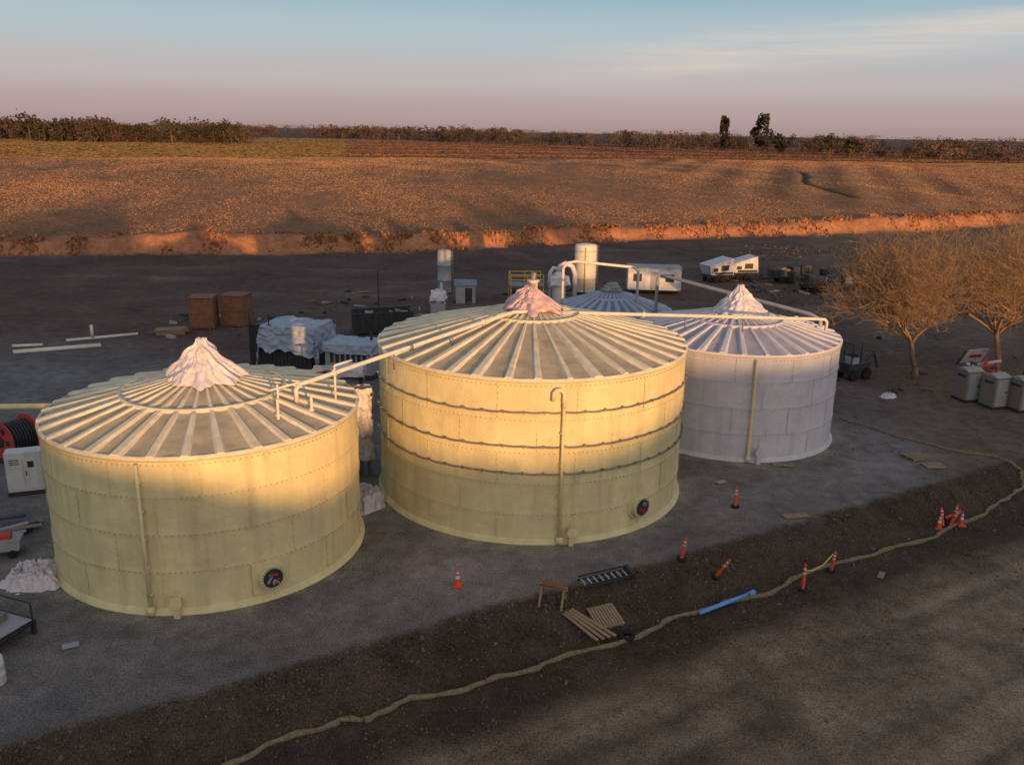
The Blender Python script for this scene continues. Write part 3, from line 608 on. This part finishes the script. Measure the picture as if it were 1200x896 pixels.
b.tube([(.9,0,.9),(1.9,0,1.7),(2.4,0,.5)],.09,8,0);b.tube([(-.8,.3,1.2),(-.8,.3,2.6)],.05,6,0);b.tube([(.1,.3,1.2),(.1,.3,2.6)],.05,6,0);b.box((-.35,.0,2.6),(1.1,.9,.06),0);b.tube([(-.8,-.4,1.2),(-.8,-.4,2.6)],.05,6,0);b.tube([(.1,-.4,1.2),(.1,-.4,2.6)],.05,6,0);b.box((-.3,0,1.7),(.4,.5,.1),2);b.obj('machine',g,['dark','grey','black'])
g=grp('warning_sign_board',(34.9,63.8,hz(34.9,63.8)),.3);b=MB();Rt=Matrix.Rotation(.5,3,'X');b.box((0,0,.8),(1.9,.06,1.3),0,Rt);b.box((0,-.06,.8),(1.1,.03,.3),1,Rt);b.tube([(-.8,.1,1.2),(-.8,.8,0)],.04,6,2);b.tube([(.8,.1,1.2),(.8,.8,0)],.04,6,2);b.tube([(-.8,-.2,.3),(-.8,-.3,0)],.04,6,2);b.tube([(.8,-.2,.3),(.8,-.3,0)],.04,6,2);b.obj('board',g,['white','red','dark'])
g=grp('stacked_barricades',(34.6,61.6,hz(34.6,61.6)),.2);b=MB()
for k in range(7):b.box((random.uniform(-1,1),random.uniform(-.5,.5),.15+.12*k),(1.6,.25,.12),k%3,RZ(random.uniform(-1,1))@Matrix.Rotation(random.uniform(-.4,.4),3,'Y'))
b.obj('boards',g,['red','orange','refl'])
def cone(x_,y_,h=.72,tilt=0,rz=0):
    g=grp('traffic_cone',(x_,y_,hz(x_,y_)+.01),rz);b=MB();b.box((0,0,.02),(.36,.36,.04),0)
    r=lambda z:.13-.1*z/h
    b.lathe([(r(.03),.04),(r(h*.45),h*.45)],20,1);b.lathe([(r(h*.45)+.002,h*.45),(r(h*.62)+.002,h*.62)],20,2);b.lathe([(r(h*.62),h*.62),(r(h*.74),h*.74)],20,1);b.lathe([(r(h*.74)+.002,h*.74),(r(h*.84)+.002,h*.84)],20,2);b.lathe([(r(h*.84),h*.84),(.028,h),(0,h)],20,1)
    b.obj('cone_body',g,['orange','orange','refl'],False,(0,0,0),(0,tilt,0))
def delin(x_,y_,h=1.1,tilt=0,rz=0):
    g=grp('channelizer_post',(x_,y_,hz(x_,y_)+.01),rz);b=MB();b.lathe([(0,0),(.2,0),(.2,.07),(.1,.1)],16,0)
    b.lathe([(.075,.08),(.06,h*.6)],14,1);b.lathe([(.063,h*.6),(.061,h*.67)],14,2);b.lathe([(.06,h*.67),(.057,h*.76)],14,1);b.lathe([(.059,h*.76),(.057,h*.83)],14,2);b.lathe([(.055,h*.83),(.05,h-.08),(.02,h-.06),(.02,h),(0,h)],14,1)
    b.obj('post_body',g,['black','orange','refl'],False,(0,0,0),(tilt,tilt*.6,0))
cone(-1.9,29.3);delin(10.4,37.0,1.05);delin(7.0,31.9,1.1,.15);delin(8.4,31.7,1.15,.45,.4);delin(11.9,31.5,1.2);delin(13.6,33.1,1.0,.1)
delin(20.9,37.9,1.0,.3,.4);delin(20.5,37.7,1.0,-.2);delin(21.2,38.2,1.0,.1);cone(21.5,38.0);cone(20.2,37.5);delin(20.8,38.3,.9,.9,1.);delin(33.4,52.2,1.1);delin(34.0,51.9,1.1)
b=MB();pts=[(11.9,31.5,hz(11.9,31.5)+.85),(12.4,32.0,hz(12.4,32)+.62),(13.0,32.5,hz(13,32.5)+.6),(13.6,33.1,hz(13.6,33.1)+.8)];b.tube(pts,[.03]*4,4)
b.obj('caution_tape',None,['yellow'])
b=MB();b.tube([(7.3,29.4,hz(7.3,29.4)+.14),(9.8,31.1,hz(9.8,31.1)+.14)],.085,14,0);b.tube([(9.6,30.96,hz(9.6,30.96)+.14),(9.85,31.13,hz(9.85,31.13)+.14)],.11,14,0);b.obj('blue_pipe',None,['bluepvc'],True)
zz0=hz(1.7,28.5)
g=grp('sawhorse',(1.65,28.55,zz0),-.3);b=MB();b.box((0,0,.72),(1.1,.09,.12),0)
for sx in(-.42,.42):
    for sy in(-1,1):b.box((sx,sy*.2,.36),(.08,.05,.78),0,Matrix.Rotation(sy*.5,3,'X'))
    b.box((sx,0,.35),(.05,.42,.08),0)
b.box((0,.0,.8),(.9,.35,.03),1);b.obj('sawhorse_frame',g,['lumber','ply'])
g=grp('step_ladder',(3.7,29.9,hz(3.7,29.9)+.14),.54);b=MB()
for sy in(-.24,.24):b.box((0,sy,.05),(2.3,.05,.09),0);b.box((0,sy*1.15,.2),(2.25,.04,.06),0)
for k in range(8):b.box((-1.0+k*.28,0,.08),(.08,.46,.03),1)
b.box((1.15,0,.14),(.16,.6,.2),0);b.obj('ladder_frame',g,['dark','grey'],rot=(.22,.06,0))
g=grp('wooden_pallet',(3.6,28.55,hz(3.6,28.5)+.1),.5);b=MB()
for k in range(9):b.box((-.52+k*.13,0,.13),(.10,1.0,.02),0)
for sy in(-.45,0,.45):b.box((0,sy,.065),(1.15,.05,.1),0)
for k in range(3):b.box((-.5+k*.5,0,.01),(.12,1.0,.02),0)
b.obj('slats',g,['lumber'],rot=(.36,.05,0))
g=grp('loose_planks',(2.75,28.1,hz(2.75,28.1)+.09),-.75);b=MB()
for k in range(4):b.box((k*.1,-.3+k*.17,.03+.03*k),(1.9,.13,.035),0,RZ(.06*k))
b.obj('planks',g,['lumber'],rot=(0,.25,0))
g=grp('old_tyre',(4.35,27.85,hz(4.35,27.85)+.1));b=MB();pr=[]
for k in range(9):
    a=2*math.pi*k/8;pr.append((.23+.08*math.cos(a),.08*math.sin(a)))
b.lathe(pr,24);b.obj('tyre_ring',g,['black'],True)
def board(name,x_,y_,l,w,rz,mk,pallet=False):
    g=grp(name,(x_,y_,hz(x_,y_)+.03),rz);b=MB()
    if pallet:
        for k in range(6):b.box((-l/2+.08+k*(l-.16)/5,0,.12),(.13,w,.02),0)
        for sy in(-1,0,1):b.box((0,sy*w*.44,.05),(l,.05,.1),0)
    else:b.box((0,0,.02),(l,w,.025),0);b.box((l*.1,w*.2,.045),(l*.8,.05,.02),0)
    b.obj('slats',g,[mk])
board('wooden_pallet',21.7,43.9,1.1,1.0,.4,'lumber',True);board('plywood_sheet',22.2,42.7,1.1,.8,.1,'lumber');board('plywood_sheet',14.2,42.4,1.1,.5,-.1,'lumber');board('plywood_sheet',12.9,36.1,1.2,.45,.2,'lumber');board('plywood_sheet',15.6,32.8,.6,.25,1.0,'lumber');board('plywood_sheet',10.4,39.9,.5,.3,.5,'grey');board('plywood_sheet',-14.3,24.9,.5,.3,.5,'grey')
W=[(-16,16.6),(-12,18.6),(-8,20.9),(-5.5,22.7),(-4.4,22.9),(-3.1,23.9),(-.5,25.0),(1.8,26.4),(4.7,27.9),(7,29.6),(10,31.0),(13.1,33.2),(16.5,35.0),(20,37.0),(23.6,39.6),(25.9,41.4),(26.9,42.6),(26.2,44.0),(23.7,45.7),(21.5,48.3),(19.9,50.6)]
def catmull(P,k=14):
    out=[];P=[P[0]]+P+[P[-1]]
    for i in range(1,len(P)-2):
        for j in range(k):
            t=j/k;o=[]
            for d in(0,1):
                a,b_,c_,e=P[i-1][d],P[i][d],P[i+1][d],P[i+2][d]
                o.append(.5*((2*b_)+(-a+c_)*t+(2*a-5*b_+4*c_-e)*t*t+(-a+3*b_-3*c_+e)*t**3))
            out.append(tuple(o))
    return out
cp=catmull(W);b=MB();pts=[];rs=[]
for i,(x_,y_) in enumerate(cp):
    x2=x_+.10*math.sin(i*.5)+.05*math.sin(i*1.3);y2=y_+.10*math.cos(i*.37)
    pts.append((x2,y2,hz(x2,y2)+.04));rs.append(.095*(1+.18*math.sin(i*.9)+random.uniform(-.14,.14)))
b.tube(pts,rs,9);b.obj('straw_wattle',None,['straw'],True)
b=MB();
for i in range(6,len(cp),11):
    x_,y_=cp[i];z=hz(x_,y_);b.box((x_,y_+.02,z+.12),(.03,.03,.34),0)
b.obj('wattle_stakes',None,['ply'])
b=MB()
for _ in range(2200):
    x_=random.uniform(-14,30);q=random.expovariate(.35)+.1;y_=28.3+.582*x_-q*1.157
    if y_<12: continue
    s_=random.uniform(.02,.06) if random.random()<.95 else random.uniform(.06,.12);b.box((x_,y_,hz(x_,y_)+s_*.3),(s_*1.4,s_,s_*.9),0,RZ(random.uniform(0,3)),.6)
for _ in range(260):
    x_=random.uniform(14,45);y_=random.uniform(44,80)
    if math.hypot(x_-12.66,y_-48.58)<6.4: continue
    s_=random.uniform(.05,.14);b.box((x_,y_,hz(x_,y_)+s_*.3),(s_*1.4,s_,s_*.9),0,RZ(random.uniform(0,3)),.6)
b.obj('rubble',None,['rock'])
# ------------------------------------------------------------------ bare trees
def bare_tree(name,x_,y_,H,seed,cw):
    r=random.Random(seed);A=[];B=[];ra=[];rb=[]
    ga=r.gauss;un=r.uniform
    def grow(px,py,pz,dx,dy,dz,l,rad,dep):
        n=3 if dep<6 else 2;pr=rad
        for i in range(n):
            dx+=ga(0,.13);dy+=ga(0,.13);dz+=ga(.03,.09);k=1/math.sqrt(dx*dx+dy*dy+dz*dz);dx*=k;dy*=k;dz*=k
            qx,qy,qz=px+dx*l/n,py+dy*l/n,pz+dz*l/n;nr=rad*(1-.3*(i+1)/n)
            A.append((px,py,pz));B.append((qx,qy,qz));ra.append(pr);rb.append(nr)
            if 2<=dep<=7 and i<n-1:
                for _ in range(1 if (dep<5 or r.random()<.6) else 0):
                    ex,ey,ez=dx+un(-.95,.95),dy+un(-.95,.95),dz*.7+un(-.25,.55);kk=1/math.sqrt(ex*ex+ey*ey+ez*ez)
                    grow(qx,qy,qz,ex*kk,ey*kk,ez*kk,l*un(.5,.75),nr*.5,dep+2)
            px,py,pz=qx,qy,qz;pr=nr
        if dep<9:
            for _ in range(5 if dep==1 else 3 if dep<5 else 2):
                sp=1.25 if dep==1 else .95
                ex,ey,ez=dx*.8+un(-sp,sp),dy*.8+un(-sp,sp),dz*.8+un(-.3,.5);kk=1/math.sqrt(ex*ex+ey*ey+ez*ez)
                grow(px,py,pz,ex*kk,ey*kk,ez*kk,l*un(.72,.92),pr*un(.62,.78),dep+1)
    grow(0,0,-.1,.03,0,1,H*.14,H*.027,1)
    A=np.array(A);B=np.array(B);ra=np.maximum(ra,.0105);rb=np.maximum(rb,.0085)
    D=B-A;D/=np.linalg.norm(D,axis=1)[:,None]+1e-9
    ref=np.where(np.abs(D[:,2:3])>.9,[[1,0,0]],[[0,0,1]]);U=np.cross(D,ref);U/=np.linalg.norm(U,axis=1)[:,None];V=np.cross(D,U)
    hi=np.percentile(B[:,2],99.0);wi=np.percentile(np.hypot(B[:,0],B[:,1]),93)
    sc=np.array([cw/wi,cw/wi,H/hi]);A=A*sc;B=B*sc
    A[:,2]=np.maximum(A[:,2],-.2);B[:,2]=np.maximum(B[:,2],.3)
    vs=[];k=3
    for base_,rr_ in((A,ra),(B,rb)):
        for j in range(k):
            a=2*math.pi*j/k;vs.append(base_+(U*math.cos(a)+V*math.sin(a))*rr_[:,None])
    co=np.stack(vs,1).reshape(-1,3);n=len(A);o=np.arange(n)[:,None]*2*k
    f=np.concatenate([o+np.array([[j,(j+1)%k,k+(j+1)%k,k+j]]) for j in range(k)],0)
    obj(name,np_mesh(name,co,f,True),None,[M['bark']],(x_,y_,hz(x_,y_)),(0,0,un(0,6)))
bare_tree('bare_deciduous_tree',29.2,60.7,10.4,5,5.6)
bare_tree('bare_deciduous_tree',36.2,63.0,11.0,9,6.4)
# ------------------------------------------------------------------ distant trees
def tree_mass(name,items):
    V=[];C=[]
    for (x_,y_,h,w,kind) in items:
        z=hz(x_,y_);n=int(230 if kind!=2 else 1500)
        nl=9 if kind!=2 else 20
        lob=[(rng.normal(0,.28)*w,rng.normal(0,.28)*w,(rng.uniform(.12,.72) if kind!=2 else rng.uniform(.3,.92))*h,rng.uniform(.20,.42) if kind!=2 else rng.uniform(.12,.26)) for _ in range(nl)]
        li=rng.integers(0,len(lob),n)
        Lb=np.array(lob)[li];d=rng.normal(0,1,(n,3));d/=np.linalg.norm(d,axis=1)[:,None];rad=rng.random(n)**.5
        P_=Lb[:,:3]+d*(rad*Lb[:,3])[:,None]*np.array([w,w,h*.6]);P_[:,2]=np.clip(P_[:,2],.03*h,h*1.05)
        sz=rng.uniform(.4,1.0,n)*h*(.065 if kind!=2 else .038)
        a=rng.normal(0,1,(n,3));a/=np.linalg.norm(a,axis=1)[:,None];b_=np.cross(a,rng.normal(0,1,(n,3)));b_/=np.linalg.norm(b_,axis=1)[:,None]
        q=np.stack([P_-a*sz[:,None],P_+b_*sz[:,None]*.8,P_+a*sz[:,None],P_-b_*sz[:,None]*.8],1).reshape(-1,3)+np.array([x_,y_,z])
        base={0:(.058,.048,.032),1:(.10,.064,.052),2:(.05,.045,.03)}[kind];cc=np.array(base)*rng.uniform(.85,1.12,(n,1))*(1+.2*rng.normal())  # treeline tones have distance haze mixed into the leaf colour
        V.append(q);C.append(np.repeat(cc,4,0))
        t=w*.03+.1;tr=np.array([[-t,0,0],[t,0,0],[t*.6,0,h*.6],[-t*.6,0,h*.6]])+np.array([x_,y_,z]);V.append(tr);C.append(np.tile([.09,.06,.04],(4,1)))
    co=np.concatenate(V);f=np.arange(len(co)).reshape(-1,4);me=np_mesh(name,co,f,False);setcol(me,np.maximum(np.concatenate(C),.01));return obj(name,me,None,[M['leaf']])
items=[]
def row(az0,az1,d,n,h0,h1,kind,wf=.7,dj=25,gap=-1.):
    for k in range(n):
        a=az0+(az1-az0)*(k+random.random())/n;dd=d+random.uniform(-dj,dj);h=random.uniform(h0,h1)
        q=float(fbm(np.array([a*30.]),np.array([d*.1]),3,97)[0])
        if q<gap: continue
        h*=1+.9*max(-.25,min(.3,q));items.append((dd*math.sin(a),dd*math.cos(a),h,h*wf*random.uniform(.8,1.3),kind if random.random()<.75 else 1-min(kind,1)))
row(-.75,-.50,760,56,13,18,1,.8,40)
row(-.50,-.29,700,60,14,19,0,.7,15)
row(-.60,-.29,880,50,12,18,1,.8,40)
row(-.30,-.02,1500,80,12,20,1,1.1,150,-.15)
row(-.22,.66,1100,150,12,20,1,1.0,120,-.2)
row(-.10,.66,920,100,8,14,0,.9,60,-.12)
row(.06,.66,800,80,8,14,1,1.0,60,-.06)
row(.34,.66,640,36,8,12,1,1.0,30,-.06)
row(-.75,.75,2600,150,14,24,1,2.4,300)
tree_mass('distant_treeline',items)
for az_,d,h,w in((.262,500,24,11),(.225,520,23,6),(.285,515,14,10),(.335,560,15,10),(.355,560,13,9)):
    o=tree_mass('eucalyptus_tree',[(0,0,h,w,2)]);x_,y_=d*math.sin(az_),d*math.cos(az_);o.location=(x_,y_,hz(x_,y_)-hz(0,0))
b=MB()
for az_,d,h in((-.365,260,6),(-.15,330,5),(.0,400,4.5),(.12,420,5),(.21,430,6),(-.52,240,4),(.45,400,5)):
    x_,y_=d*math.sin(az_),d*math.cos(az_);z=hz(x_,y_);b.tube([(x_,y_,z),(x_,y_,z+h)],.10,6);b.box((x_,y_,z+h-.4),(1.2,.1,.1),0)
b.obj('utility_poles',None,['ply'])
# ------------------------------------------------------------------ light
EL=math.radians(3.2);AZ=math.radians(20)
to=Vector((math.sin(AZ)*math.cos(EL),-math.cos(AZ)*math.cos(EL),math.sin(EL)))
sd=bpy.data.lights.new('sun','SUN');sd.energy=5.0;sd.angle=math.radians(.7);sd.color=(1,.53,.20)
so=bpy.data.objects.new('sun',sd);COL.objects.link(so);so.rotation_euler=to.to_track_quat('Z','Y').to_euler();so.location=(40,-60,40)
w=bpy.data.worlds.new('World');S.world=w;w.use_nodes=True;nt=w.node_tree;N=nt.nodes;L=nt.links
bg=N['Background'];sky=N.new('ShaderNodeTexSky');sky.sky_type='NISHITA';sky.sun_disc=False;sky.sun_elevation=EL
sky.sun_rotation=math.radians(180-20);sky.air_density=1.0;sky.dust_density=1.2;sky.ozone_density=1.5
tc=N.new('ShaderNodeTexCoord');sep=N.new('ShaderNodeSeparateXYZ');L.new(tc.outputs['Generated'],sep.inputs[0])
ramp=N.new('ShaderNodeValToRGB');cr=ramp.color_ramp;cr.interpolation='EASE'
mrz=N.new('ShaderNodeMapRange');mrz.inputs[1].default_value=-.1;mrz.inputs[2].default_value=.9;L.new(sep.outputs['Z'],mrz.inputs[0]);L.new(mrz.outputs[0],ramp.inputs[0])
st=[(-.1,(.12,.09,.08)),(-.005,(.42,.30,.30)),(.02,(.50,.38,.39)),(.055,(.55,.50,.52)),(.10,(.46,.56,.62)),(.16,(.23,.44,.58)),(.4,(.21,.31,.42)),(.9,(.23,.30,.40))]
while len(cr.elements)>1: cr.elements.remove(cr.elements[-1])
cr.elements[0].position=0;cr.elements[0].color=(*st[0][1],1)
for zv,cv in st[1:]:
    e=cr.elements.new(min(1,zv+.1));e.color=(*cv,1)
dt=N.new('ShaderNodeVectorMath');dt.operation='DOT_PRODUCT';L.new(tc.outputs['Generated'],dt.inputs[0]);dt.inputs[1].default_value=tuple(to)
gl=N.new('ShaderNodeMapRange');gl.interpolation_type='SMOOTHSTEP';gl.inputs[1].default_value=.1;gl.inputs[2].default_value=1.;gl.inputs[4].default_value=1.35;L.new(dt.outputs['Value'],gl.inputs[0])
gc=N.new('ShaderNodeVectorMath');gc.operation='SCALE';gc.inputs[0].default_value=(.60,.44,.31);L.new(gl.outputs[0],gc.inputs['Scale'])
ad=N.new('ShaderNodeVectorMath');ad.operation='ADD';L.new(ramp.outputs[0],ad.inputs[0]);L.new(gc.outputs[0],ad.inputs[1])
mp=N.new('ShaderNodeMapping');mp.inputs['Scale'].default_value=(1.6,1.6,30);mp.inputs['Rotation'].default_value=(0,.08,0);L.new(tc.outputs['Generated'],mp.inputs['Vector'])
cn=N.new('ShaderNodeTexNoise');cn.inputs['Scale'].default_value=1.5;cn.inputs['Detail'].default_value=8;cn.inputs['Roughness'].default_value=.6;L.new(mp.outputs[0],cn.inputs['Vector'])
cm=N.new('ShaderNodeMapRange');cm.inputs[1].default_value=.38;cm.inputs[2].default_value=.64;L.new(cn.outputs['Fac'],cm.inputs[0])
tilt=N.new('ShaderNodeMath');tilt.operation='MULTIPLY_ADD';L.new(sep.outputs['X'],tilt.inputs[0]);tilt.inputs[1].default_value=-.08;L.new(sep.outputs['Z'],tilt.inputs[2])
e1=N.new('ShaderNodeMapRange');e1.interpolation_type='SMOOTHSTEP';e1.inputs[1].default_value=.035;e1.inputs[2].default_value=.062;L.new(tilt.outputs[0],e1.inputs[0])
e2=N.new('ShaderNodeMapRange');e2.interpolation_type='SMOOTHSTEP';e2.inputs[1].default_value=.096;e2.inputs[2].default_value=.072;L.new(tilt.outputs[0],e2.inputs[0])
e3=N.new('ShaderNodeMapRange');e3.interpolation_type='SMOOTHSTEP';e3.inputs[1].default_value=-.05;e3.inputs[2].default_value=.22;e3.inputs[3].default_value=.0;L.new(sep.outputs['X'],e3.inputs[0])
def mul(a,b_):
    m=N.new('ShaderNodeMath');m.operation='MULTIPLY';L.new(a,m.inputs[0]);L.new(b_,m.inputs[1]);return m.outputs[0]
cf=mul(mul(mul(cm.outputs[0],e1.outputs[0]),e2.outputs[0]),e3.outputs[0])
cx=N.new('ShaderNodeMix');cx.data_type='RGBA';L.new(cf,cx.inputs['Factor']);L.new(ad.outputs[0],cx.inputs['A']);cx.inputs['B'].default_value=(.76,.66,.60,1)
sk=N.new('ShaderNodeVectorMath');sk.operation='SCALE';L.new(sky.outputs[0],sk.inputs[0]);sk.inputs['Scale'].default_value=.15
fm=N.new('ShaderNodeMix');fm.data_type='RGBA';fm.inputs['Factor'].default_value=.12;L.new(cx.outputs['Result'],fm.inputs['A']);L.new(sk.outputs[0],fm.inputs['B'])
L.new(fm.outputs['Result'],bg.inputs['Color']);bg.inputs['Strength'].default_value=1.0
# ------------------------------------------------------------------ camera
p=math.radians(16.15);ro=math.radians(1.07)
f=Vector((0,math.cos(p),-math.sin(p)));u0=Vector((0,math.sin(p),math.cos(p)));r0=Vector((1,0,0))
r=r0*math.cos(ro)+u0*math.sin(ro);u=-r0*math.sin(ro)+u0*math.cos(ro)
cd=bpy.data.cameras.new('camera');cam=bpy.data.objects.new('camera',cd);COL.objects.link(cam)
cam.matrix_world=Matrix(((r.x,u.x,-f.x,0),(r.y,u.y,-f.y,0),(r.z,u.z,-f.z,16.5),(0,0,0,1)))
cd.sensor_width=36;cd.lens=1019/1200*36;cd.clip_end=12000;cd.clip_start=.1
S.camera=cam
S.view_settings.view_transform='Standard'
try: S.view_settings.look='None'
except Exception: pass
S.view_settings.exposure=0
